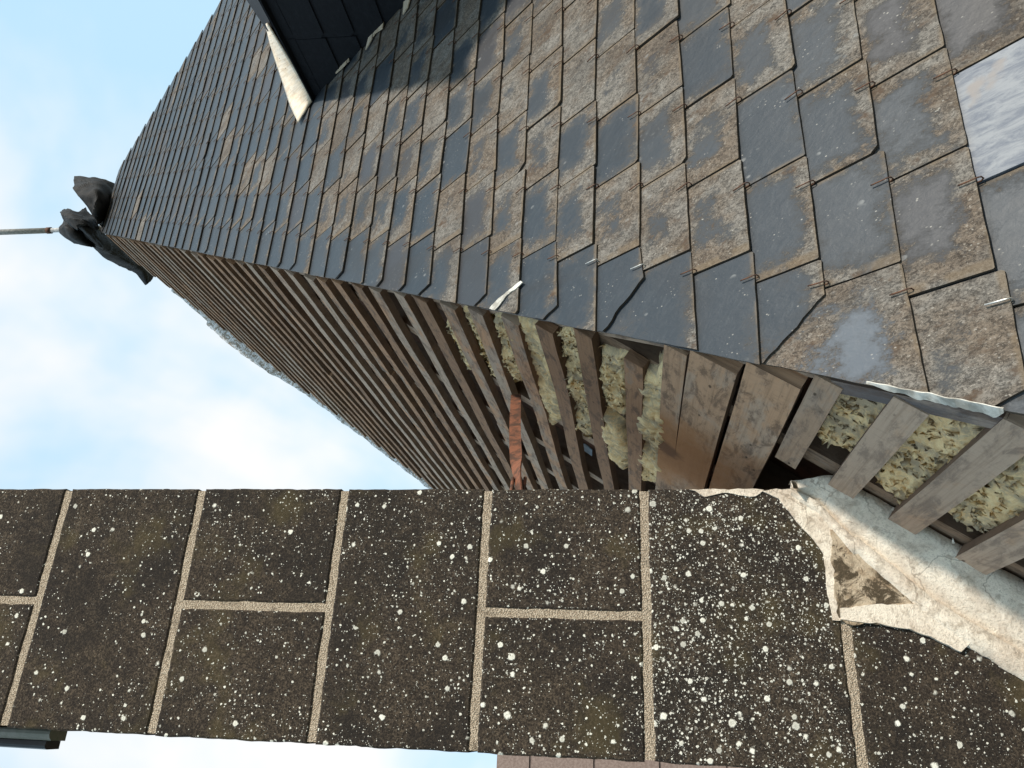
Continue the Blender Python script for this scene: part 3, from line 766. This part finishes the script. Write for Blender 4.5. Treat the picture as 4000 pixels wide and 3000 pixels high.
# render and cement fillet where the roof meets the stack
def sheet(poly, th, name, m, y=CY, seg=8, amp=.004, label=None, px=True, ybump=0.0):
    pts = [(lambda p: (p.x, p.z))(at_y(a, b, y)) for a, b in poly] if px else poly
    out = []; sd = random.random() * 50
    for i in range(len(pts)):
        p, q = pts[i], pts[(i + 1) % len(pts)]; L = math.hypot(q[0] - p[0], q[1] - p[1]); n = max(2, int(L / .010))
        for k in range(n):
            t = k / n; x = p[0] + (q[0] - p[0]) * t; z_ = p[1] + (q[1] - p[1]) * t
            o = amp * (noise.noise(V((x * 25 + sd, z_ * 25, 0))) + .6 * noise.noise(V((x * 80, z_ * 80, sd))))
            out.append((x - (q[1] - p[1]) / L * o, z_ + (q[0] - p[0]) / L * o))
    mb = MB()
    mb.prism([V((x, y - th, z_)) for x, z_ in out], [V((x, y + .004, z_)) for x, z_ in out])
    o = cpart(mb, name, m)
    if label: o['label'] = label
    return o
sheet([(2985, 1942), (3100, 1934), (3260, 1936), (3300, 2020), (3300, 2200), (3290, 2380), (3300, 2450), (3262, 2452), (3238, 2350), (3225, 2190), (3120, 2060), (3050, 1975)], .004, 'corner_render', M_REND, label='mottled cream render on the broken stone corner')
sheet([(3285, 2405), (3450, 2390), (3640, 2385), (3800, 2540), (3760, 2580), (3640, 2520), (3560, 2492), (3430, 2462), (3290, 2450)], .008, 'mortar_patch', M_REND)
sheet([(3250, 2100), (3400, 2150), (3600, 2330), (3620, 2440), (3500, 2470), (3340, 2470), (3270, 2440)], .006, 'mortar_patch', M_REND2, amp=.010, label='stained mortar patch with black mould')
# thin smears along the right edge of the stack
sheet([(2700, 1932), (2990, 1936), (2960, 1962), (2850, 1950), (2760, 1962)], .003, 'mortar_smear', M_REND)
# fillet: cross-sections down the junction, from chimney face to roof plane
def roof_x(z_): return A.x - (A.z - z_) * KA / KH
mb = MB(); prevr = None; N = 70
for i in range(N + 1):
    z_ = -.322 - i * (.70 / N)
    rx = min(roof_x(z_), CX1 + .005)
    wf = .045 + .112 * min(1, i / 24) + .012 * noise.noise(V((z_ * 14, 1, 0))) + .006 * noise.noise(V((z_ * 60, 1, 0)))
    outx = rx - wf * .95
    if i < 12: outx = rx - (.02 + .0075 * i)
    secs = [(outx, CY + .002), (outx + .001, CY - .005), (outx + wf * .30, CY - .020), (outx + wf * .335, CY - .006), (outx + wf * .38, CY - .012), (outx + wf * .62, CY - .024), (rx - .014, CY - .040), (rx + .004, CY - .058 * min(1, .3 + i / 10)), (min(rx + .03, CX1 + .012), CY - .060 * min(1, .3 + i / 10)), (min(rx + .03, CX1 + .012), CY + .01)]
    row = []
    for k, (x, y) in enumerate(secs):
        d = .004 * noise.noise(V((x * 30, z_ * 30, k))) + .0018 * noise.noise(V((x * 110, z_ * 110, 4)))
        row.append(mb.vert((x + (d if k > 0 else 0), y - abs(d) * .6, z_ + .01 * (k - 4) * 0)))
    if prevr:
        for k in range(len(secs) - 1): mb.face((prevr[k], row[k], row[k + 1], prevr[k + 1]), smooth=False)
    prevr = row
o = cpart(mb, 'cement_fillet', M_REND, True); o['label'] = 'cream cement fillet sealing the roof against the stack'
# crumbled rubble at the ends of two boards
for (cx_, cy_) in ((3455, 2060), (3715, 2210)):
    mb = MB()
    for q in range(14):
        p = PB(*wv_b(cx_ + random.gauss(0, 16), cy_ + random.gauss(0, 14)), random.uniform(-.03, -.008)); s_ = random.uniform(.003, .008)
        r_ = [p + V((random.gauss(0, 1), random.gauss(0, 1), random.gauss(0, 1))).normalized() * s_ for _ in range(4)]
        a_ = [mb.vert(x) for x in r_]
        for f_ in ((0, 1, 2), (0, 2, 3), (0, 3, 1), (1, 3, 2)): mb.face([a_[k] for k in f_])
    o = mb.build('mortar_rubble', M_REND)
    tag(o, 'crumbs of broken mortar at the chimney end of the ' + ('higher' if cx_ < 3500 else 'lower') + ' of two grey boards', 'rubble', 'mortar crumbs at the board ends')

# ------------------------------------------------------------------ dormer
XD = 2.625
T = V((2.60, 2.585, 1.438))
dor = empty('dormer', (3.1, 1.6, .3)); DINV = Matrix.Translation(-dor.location)
tag(dor, 'dormer with a black slated cheek and pale new boards showing at its edges', 'dormer')
def dpart(mb, name, m, smooth=False):
    o = mb.build(name, m, dor, smooth); o.matrix_parent_inverse = DINV; return o
YF = .95          # front of the dormer
def roof_y(z_): return A.y - (A.z - z_) / KH     # slate plane
ck = MB()
zc = []
for px_ in (1221, 1349, 1481): zc.append(on_plane(px_, 0, V((XD, 0, 0)), V((-1, 0, 0))).z)
dz = (zc[0] - zc[2]) / 2
zlines = [zc[0] + dz, zc[0], zc[1], zc[2]] + [zc[2] - dz * k for k in range(1, 9)]
eave_z = 1.43
for i in range(len(zlines)):
    zt_, zb_ = (min(zlines[i - 1], eave_z) if i else eave_z), zlines[i]
    if zb_ >= eave_z: continue
    ymax = roof_y(zb_) + .03
    y = ymax - .10 - (i % 2) * .11
    ys = [None]
    while y > YF: ys.append(y); y -= .225
    ys.append(YF)
    for k in range(len(ys) - 1):
        ya = ys[k]; yb = ys[k + 1] + .0025
        h = lambda z_: XD - .006 - .05 * max(0, (zt_ + .04) - z_)
        if ya is None: out = [(roof_y(zt_ + .02) + .05, zt_ + .02), (yb, zt_ + .02), (yb, zb_), (ymax, zb_)]
        else: out = [(ya, zt_ + .02), (yb, zt_ + .02), (yb, zb_ + random.uniform(-.002, .002)), (ya - .02, zb_), (ya, zb_ + .02)]
        col = (random.random(), random.random(), .2, 1)
        n = len(out); uvs = [(q[0], q[1]) for q in out]
        ck.prism([V((h(q[1]) - .005, *q)) for q in out], [V((h(q[1]), *q)) for q in out], uvs, col)
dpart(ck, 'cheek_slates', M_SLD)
mb = MB(); z1_ = eave_z - .01
pts = [(roof_y(z1_) + .1, z1_), (YF + .02, z1_), (YF + .02, roof_z := A.z - (A.y - YF) * KH - .1), (roof_y(roof_z) + .1, roof_z)]
mb.prism([V((XD + .03, *p)) for p in pts[:3]], [V((XD + 1.05, *p)) for p in pts[:3]]); dpart(mb, 'cheek_wall', M_LINING)
# eave: thin black slate edge projecting over the cheek, board behind it
mb = MB()
ey0 = T.y + .03
n_ = 40; prev = None
for i in range(n_ + 1):
    t = i / n_; y = ey0 + (YF - .12 - ey0) * t
    o_ = .002 * noise.noise(V((y * 20, 2, 0)))
    xo = T.x - .012 + o_
    row = [mb.vert(p) for p in ((xo, y, 1.442), (xo, y, 1.436), (XD - .005, y, 1.425), (XD + .30, y, 1.60), (XD + .30, y, 1.612))]
    if prev:
        for k in range(5): mb.face((prev[k], row[k], row[(k + 1) % 5], prev[(k + 1) % 5]))
    else: mb.face(row)
    prev = row
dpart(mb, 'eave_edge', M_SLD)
# dormer roof, cheek side slope
b0 = PS(*uv_s(1172, 478), .010); b1 = PS(*uv_s(1120, 350), .010); b2 = PS(*uv_s(1045, 85), .012); b3 = PS(*uv_s(1085, 230), .010)
f0 = V((T.x - .002, T.y + .0, 1.450)); f1 = V((T.x + .0, YF - .1, 1.452)); top2 = V((b2.x + .2, b2.y, b2.z + .15)); f2 = V((b2.x + .2, YF - .1, b2.z + .15))
mb = MB()
def plate(pts, th, mb, rows=1):
    n = (pts[1] - pts[0]).cross(pts[2] - pts[0]).normalized()
    if n.z < 0: n = -n
    r = random.random() * 20
    mb.prism(pts, [p - n * th for p in pts], [(p.y * 1.0 + r, (p.x - pts[0].x) + r) for p in pts], (random.random(), 0, 0, 1))
plate([V((T.x + .02, T.y - .1, 1.462)), V((T.x + .02, YF - .1, 1.462)), f2, top2], .02, mb)
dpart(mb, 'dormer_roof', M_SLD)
# pale ply valley board along the junction
mb = MB()
outer_px = [(1172, 478), (1142, 412), (1122, 350), (1092, 260), (1062, 165), (1044, 88)]
inner_px = [(1228, 386), (1206, 338), (1178, 292), (1140, 228), (1092, 148), (1052, 80)]
def crv(P, t):
    n = len(P) - 1; q = min(int(t * n), n - 1); f = t * n - q
    return P[q].lerp(P[q + 1], f)
OP = [PS(*uv_s(x, y, .012), .012) for x, y in outer_px]; IP = [on_plane(x, y, T, V((1, 0, 0))) for x, y in inner_px]
G = []; nI, nJ = 30, 10
for i in range(nI + 1):
    p, q = crv(OP, i / nI), crv(IP, i / nI); row = []
    for j in range(nJ + 1):
        k = j / nJ; c_ = p.lerp(q, k); c_ = c_ + V((0, 0, .006)) * noise.noise(V((i * .45, j * .25, 3))) * math.sin(k * math.pi)
        row.append((mb.vert(c_), (k * .2, i / nI * .7)))
    G.append(row)
for i in range(nI):
    for j in range(nJ):
        qd = [G[i][j], G[i + 1][j], G[i + 1][j + 1], G[i][j + 1]]
        mb.face([q_[0] for q_ in qd], [q_[1] for q_ in qd], (.7, 0, 0, 1), True)
o = dpart(mb, 'valley_board', M_CREAM); o['label'] = 'fresh cream valley board lit by the sun'
o.modifiers.new('thickness', 'SOLIDIFY').thickness = .006
# pale slivers of board at the foot of the cheek
for poly in (((1316, 283), (1322, 255), (1368, 215), (1368, 232), (1340, 262)), ((1433, 190), (1448, 130), (1504, 78), (1500, 105), (1470, 125)), ((1580, 50), (1584, 0), (1612, -20), (1600, 20))):
    mb = MB(); P = [PS(*uv_s(x, y, .010), .010) for x, y in poly]; mb.prism(P, [p - N1 * .004 for p in P], [(p.y, p.z) for p in P], (.4, 0, 0, 1)); dpart(mb, 'base_board', M_CREAM)
# loose slate tongue at the eave end
mb = MB(); P = [at_y(x, y, T.y - .06) for x, y in ((1145, 240), (1160, 262), (1169, 302), (1158, 275), (1148, 258))]
mb.prism(P, [p + V((.0, .004, 0)) for p in P]); dpart(mb, 'loose_slate_edge', M_SLD)

# ------------------------------------------------------------------ membrane over the peak
PIN = at_y(386, 884, 5.1)
def fold(p, sd):
    d = p - PIN; r = d.length; th = math.atan2(d.z, d.x - d.y * .3)
    k = abs(math.sin(th * 3.5 + sd + 1.4 * noise.noise(p * 3)))
    return (1 - k ** .8 * 2.0) * min(1.0, r / .10) * 1.9 - abs(noise.noise(p * 8 + V((sd, 0, 0)))) * 2.0
def loft(rows, name, m, th=.004, nu=18, nv=26, amp=.012, label=None, cat=None, parent=None, sd=None):
    """smooth surface through rows of (x, y, depth) control points"""
    R_ = [[at_y(x, y, d) for x, y, d in r] for r in rows]
    def cr(P, t):
        n = len(P) - 1; s_ = min(int(t * n), n - 1); f = t * n - s_
        p0, p1, p2, p3 = P[max(s_ - 1, 0)], P[s_], P[s_ + 1], P[min(s_ + 2, n)]
        return .5 * ((2 * p1) + (p2 - p0) * f + (2 * p0 - 5 * p1 + 4 * p2 - p3) * f * f + (3 * p1 - p0 - 3 * p2 + p3) * f ** 3)
    mb = MB(); sd = sd or random.random() * 60; G = []
    for i in range(nu + 1):
        row = []
        for j in range(nv + 1):
            p = cr([cr(r, j / nv) for r in R_], i / nu)
            row.append(mb.vert(p + noise.noise_vector(p * 7 + V((sd, 0, 0))) * amp + noise.noise_vector(p * 22 + V((sd, 0, 0))) * amp * .3 + V((.3, -.9, .3)) * amp * fold(p, sd)))
        G.append(row)
    for i in range(nu):
        for j in range(nv):
            if (i + j) % 2: mb.face((G[i][j], G[i + 1][j], G[i + 1][j + 1])); mb.face((G[i][j], G[i + 1][j + 1], G[i][j + 1]))
            else: mb.face((G[i][j], G[i + 1][j], G[i][j + 1])); mb.face((G[i + 1][j], G[i + 1][j + 1], G[i][j + 1]))
    o = mb.build(name, m, parent)
    mod = o.modifiers.new('thickness', 'SOLIDIFY'); mod.thickness = th
    return o
memb = empty('roofing_membrane', A + V((0, 0, .1)))
tag(memb, 'crumpled black roofing membrane draped over the roof peak', 'membrane')
MINV = Matrix.Translation(-memb.location)
def mpart(*a, **k):
    o = loft(*a, parent=memb, **k); o.matrix_parent_inverse = MINV; return o
# stand-up flap on the right of the peak: dark outer side and paler folded inner side
mpart([[(291, 684, 5.25), (340, 686, 5.2), (385, 689, 5.2), (462, 714, 5.40)],
       [(288, 715, 5.10), (335, 716, 5.02), (385, 720, 5.05), (462, 742, 5.40)],
       [(292, 745, 5.02), (340, 748, 4.95), (390, 745, 5.00), (458, 764, 5.4)],
       [(322, 780, 5.00), (355, 790, 4.98), (395, 790, 5.02), (446, 804, 5.4)],
       [(340, 805, 5.05), (365, 830, 5.02), (385, 840, 5.05), (428, 852, 5.4)],
       [(360, 835, 5.10), (372, 850, 5.10), (380, 868, 5.12), (414, 890, 5.4)]], 'membrane_flap', M_MEMB, amp=.010, nu=34)
# rounded hood to the left, around the rod
mpart([[(240, 806, 5.30), (265, 805, 5.2), (297, 816, 5.2), (330, 798, 5.35)],
       [(238, 830, 5.18), (262, 832, 5.05), (300, 835, 5.05), (350, 830, 5.3)],
       [(250, 858, 5.10), (275, 868, 4.98), (320, 850, 5.00), (372, 850, 5.25)],
       [(275, 880, 5.05), (300, 885, 4.96), (340, 880, 5.00), (378, 885, 5.2)]], 'membrane_fold', M_MEMB, amp=.012, nu=26)
mpart([[(244, 850, 5.35), (262, 852, 5.22), (290, 862, 5.2), (330, 870, 5.3)],
       [(228, 888, 5.30), (255, 890, 5.12), (295, 895, 5.12), (340, 895, 5.25)],
       [(240, 915, 5.30), (268, 920, 5.14), (310, 925, 5.14), (350, 920, 5.25)],
       [(272, 940, 5.35), (300, 946, 5.22), (335, 952, 5.2), (372, 960, 5.3)]], 'membrane_fold', M_MEMB, amp=.012, nu=26)
# long tail running down the far side of the batten face
def hipl(x, y, off=0.0):  # depth on the batten plane
    return max(4.9, on_plane(x, y, A, N2).y + off)
mpart([[(275, 860, 5.05), (300, 862, 5.00), (340, 865, 5.05), (382, 890, 5.2)],
       [(300, 880, 5.05), (325, 890, 4.98), (350, 895, 5.05), (404, 905, 5.4)],
       [(325, 910, 5.15), (345, 915, 5.08), (365, 915, 5.15), (425, 925, 5.55)],
       [(355, 955, 5.35), (380, 950, 5.25), (402, 945, 5.35), (462, 955, 5.75)],
       [(405, 1000, 5.65), (428, 990, 5.52), (450, 980, 5.65), (505, 990, 6.0)],
       [(460, 1030, 5.95), (485, 1020, 5.85), (505, 1010, 5.95), (556, 1030, 6.3)],
       [(525, 1062, 6.25), (545, 1055, 6.20), (560, 1045, 6.25), (598, 1064, 6.5)],
       [(566, 1112, 6.40), (575, 1108, 6.38), (580, 1098, 6.40), (590, 1078, 6.45)]], 'membrane_tail', M_MEMB, amp=.012, nu=64)

# rod
RODX = A + V((.045, .10, .2))
rod = MB()
r0 = at_y(232, 896, 5.26); r1 = at_y(190, 899, 5.26); dirz = V((0, 0, 1))
tube(rod, [V((r1.x, r1.y, 4.55)), V((r1.x, r1.y, r1.z))], .021, 12)
o_rod = empty('lightning_rod', (r1.x, r1.y, 4.55)); tag(o_rod, 'grey galvanised rod rising from the membrane at the roof peak', 'rod')
o = rod.build('lower_sleeve', M_POLE, o_rod, True); o.matrix_parent_inverse = Matrix.Translation(-o_rod.location)
rod = MB(); tube(rod, [V((r1.x, r1.y, r1.z - .02)), V((r1.x + .03, r1.y, r1.z + 1.3)), V((r1.x + .05, r1.y, r1.z + 2.2))], .026, 12)
o = rod.build('upper_tube', M_POLE, o_rod, True); o.matrix_parent_inverse = Matrix.Translation(-o_rod.location)
rod = MB(); tube(rod, [V((r1.x, r1.y, r1.z - .03)), V((r1.x, r1.y, r1.z + .012))], .030, 12)
o = rod.build('collar', M_RUSTD, o_rod, True); o.matrix_parent_inverse = Matrix.Translation(-o_rod.location)

# ------------------------------------------------------------------ torn foil along the far hip
mb = MB(); n_ = 260; prev = None
va, vb_ = wv_b(600, 1072)[1], 3.9
va = .55
for i in range(n_ + 1):
    t = i / n_; v = va + (vb_ - va) * t
    out = .03 + .10 * max(0, math.sin(t * math.pi * 2.6 - .3)) + .02 * noise.noise(V((v * 7, 0, 0))) + .010 * noise.noise(V((v * 34, 2, 0)))
    if t < .12: out *= .5
    row = []
    for k in range(6):
        s_ = k / 5; q = w_left(v) - .03 + (out + .03) * s_
        hgt = -.03 + .03 * noise.noise(V((v * 9, k * .8, 5))) + .006 * noise.noise(V((v * 30, k, 1))) + .03 * math.sin(s_ * 2.6) + .012
        row.append(mb.vert(PB(w_left(v) - .02 + .02 * s_, v + .01 * noise.noise(V((v * 20, k, 8))), -.03 + (out * .62 + .03) * s_ + hgt * .35)))
    if prev:
        for k in range(5): mb.face((prev[k], row[k], row[k + 1], prev[k + 1]))
    prev = row
o = mb.build('foil_sheet', M_FOIL); mod = o.modifiers.new('thickness', 'SOLIDIFY'); mod.thickness = .002
tag(o, 'crumpled torn silver foil sticking out along the far edge of the battened face', 'foil')

# ------------------------------------------------------------------ rusty strap from the stack to the battens
mb = MB()
pA = PB(*wv_b(2030, 1545), .012); pB = V((.486, 1.76, at_y(2038, 1912, 1.76).z))
n_ = 40; prev = None
upv = V((0, 0, 1))
for i in range(n_ + 1):
    t = i / n_; p = pA.lerp(pB, t) + N2 * (.012 * math.sin(t * math.pi))
    ax = (pB - pA).normalized()
    tw = RAD(62) * (1 / (1 + math.exp(-(t - .72) * 22)))
    e_ = (upv - ax * upv.dot(ax)).normalized(); f_ = ax.cross(e_)
    wv_ = e_ * math.cos(tw) + f_ * math.sin(tw)
    hw = .0165 if t < .70 else .0155; hw *= 1 - .25 * max(0, (t - .75) * 4) if t < .9 else .80
    nn = ax.cross(wv_).normalized() * .002
    row = [mb.vert(p + wv_ * hw + nn), mb.vert(p - wv_ * hw + nn), mb.vert(p - wv_ * hw - nn), mb.vert(p + wv_ * hw - nn)]
    if prev:
        for k in range(4): mb.face((prev[k], row[k], row[(k + 1) % 4], prev[(k + 1) % 4]))
    else: mb.face(row)
    prev = row
mb.face(prev[::-1])
o = mb.build('iron_strap', M_RUST); tag(o, 'flat rusty iron strap, twisted near the chimney, crossing the battens', 'strap')
for k, (x, lab) in enumerate(((2008, 'upper one of the two small rusty bolt ends beside the iron strap'), (2056, 'lower one of the two small rusty bolt ends beside the iron strap'))):
    p = at_y(x, 1900, 1.80); q = at_y(x, 1884, 1.86)
    mb = MB(); tube(mb, [V((.480, 1.77, p.z)), q], .0045, 8); o = mb.build('rusty_bolt', M_RUST, None, True)
    tag(o, lab, 'bolt', 'rusty bolt ends beside the strap')
# pale plastic scrap
mb = MB(); P = [PB(*wv_b(x, y, -.06), -.06) for x, y in ((2262, 1755), (2290, 1752), (2318, 1775), (2318, 1800), (2290, 1780), (2272, 1785), (2264, 1775))]
mb.prism(P, [p - N2 * .003 for p in P]); tag(mb.build('plastic_scrap', M_BLUE), 'pale blue plastic scrap caught between two battens', 'scrap')

# ------------------------------------------------------------------ grey and black profile beside the stack top
prof = empty('metal_profile', (-.08, 1.75, 1.31)); tag(prof, 'upright grey metal profile with a black strip at the free side of the chimney', 'profile'); PI_ = Matrix.Translation(-prof.location)
mb = MB(); arc = [(-.0555 - .0005, 1.745), (-.060, 1.742), (-.066, 1.741), (-.073, 1.744), (-.079, 1.752), (-.080, 1.80), (-.056, 1.80)]
mb.prism([V((x, y, 2.3)) for x, y in arc], [V((x, y, 1.313)) for x, y in arc]); o = mb.build('grey_section', M_GREY, prof); o.matrix_parent_inverse = PI_
mb = MB(); arc = [(-.0805, 1.752), (-.090, 1.750), (-.0955, 1.753), (-.098, 1.760), (-.0975, 1.80), (-.0805, 1.80)]
mb.prism([V((x, y, 2.3)) for x, y in arc], [V((x, y, 1.324)) for x, y in arc]); o = mb.build('black_strip', M_BLACK, prof); o.matrix_parent_inverse = PI_

# ------------------------------------------------------------------ pink stone wall behind the stack
wl = empty('stone_wall', (-1.2, 5.0, -7)); tag(wl, 'pinkish stone wall end showing behind the chimney', 'wall'); WI = Matrix.Translation(-wl.location)
mb = MB(); box(mb, -2.4, -.105, 5.006, 5.34, -7, .834); o = mb.build('joint_core', simple_material('dark_joint', (0.06, 0.045, 0.04), (0.12, 0.09, 0.08), 40), wl); o.matrix_parent_inverse = WI
mb = MB(); z = .841
for hgt in [.190] + [.36] * 20:
    for xx in (-2.4, -1.24): box(mb, xx, xx + (1.15 if xx < -2 else 1.14), 5.0, 5.35, max(z - hgt, -7), z)
    z -= hgt + .012
    if z < -6.6: break
o = mb.build('wall_stones', M_PINK, wl); o.matrix_parent_inverse = WI
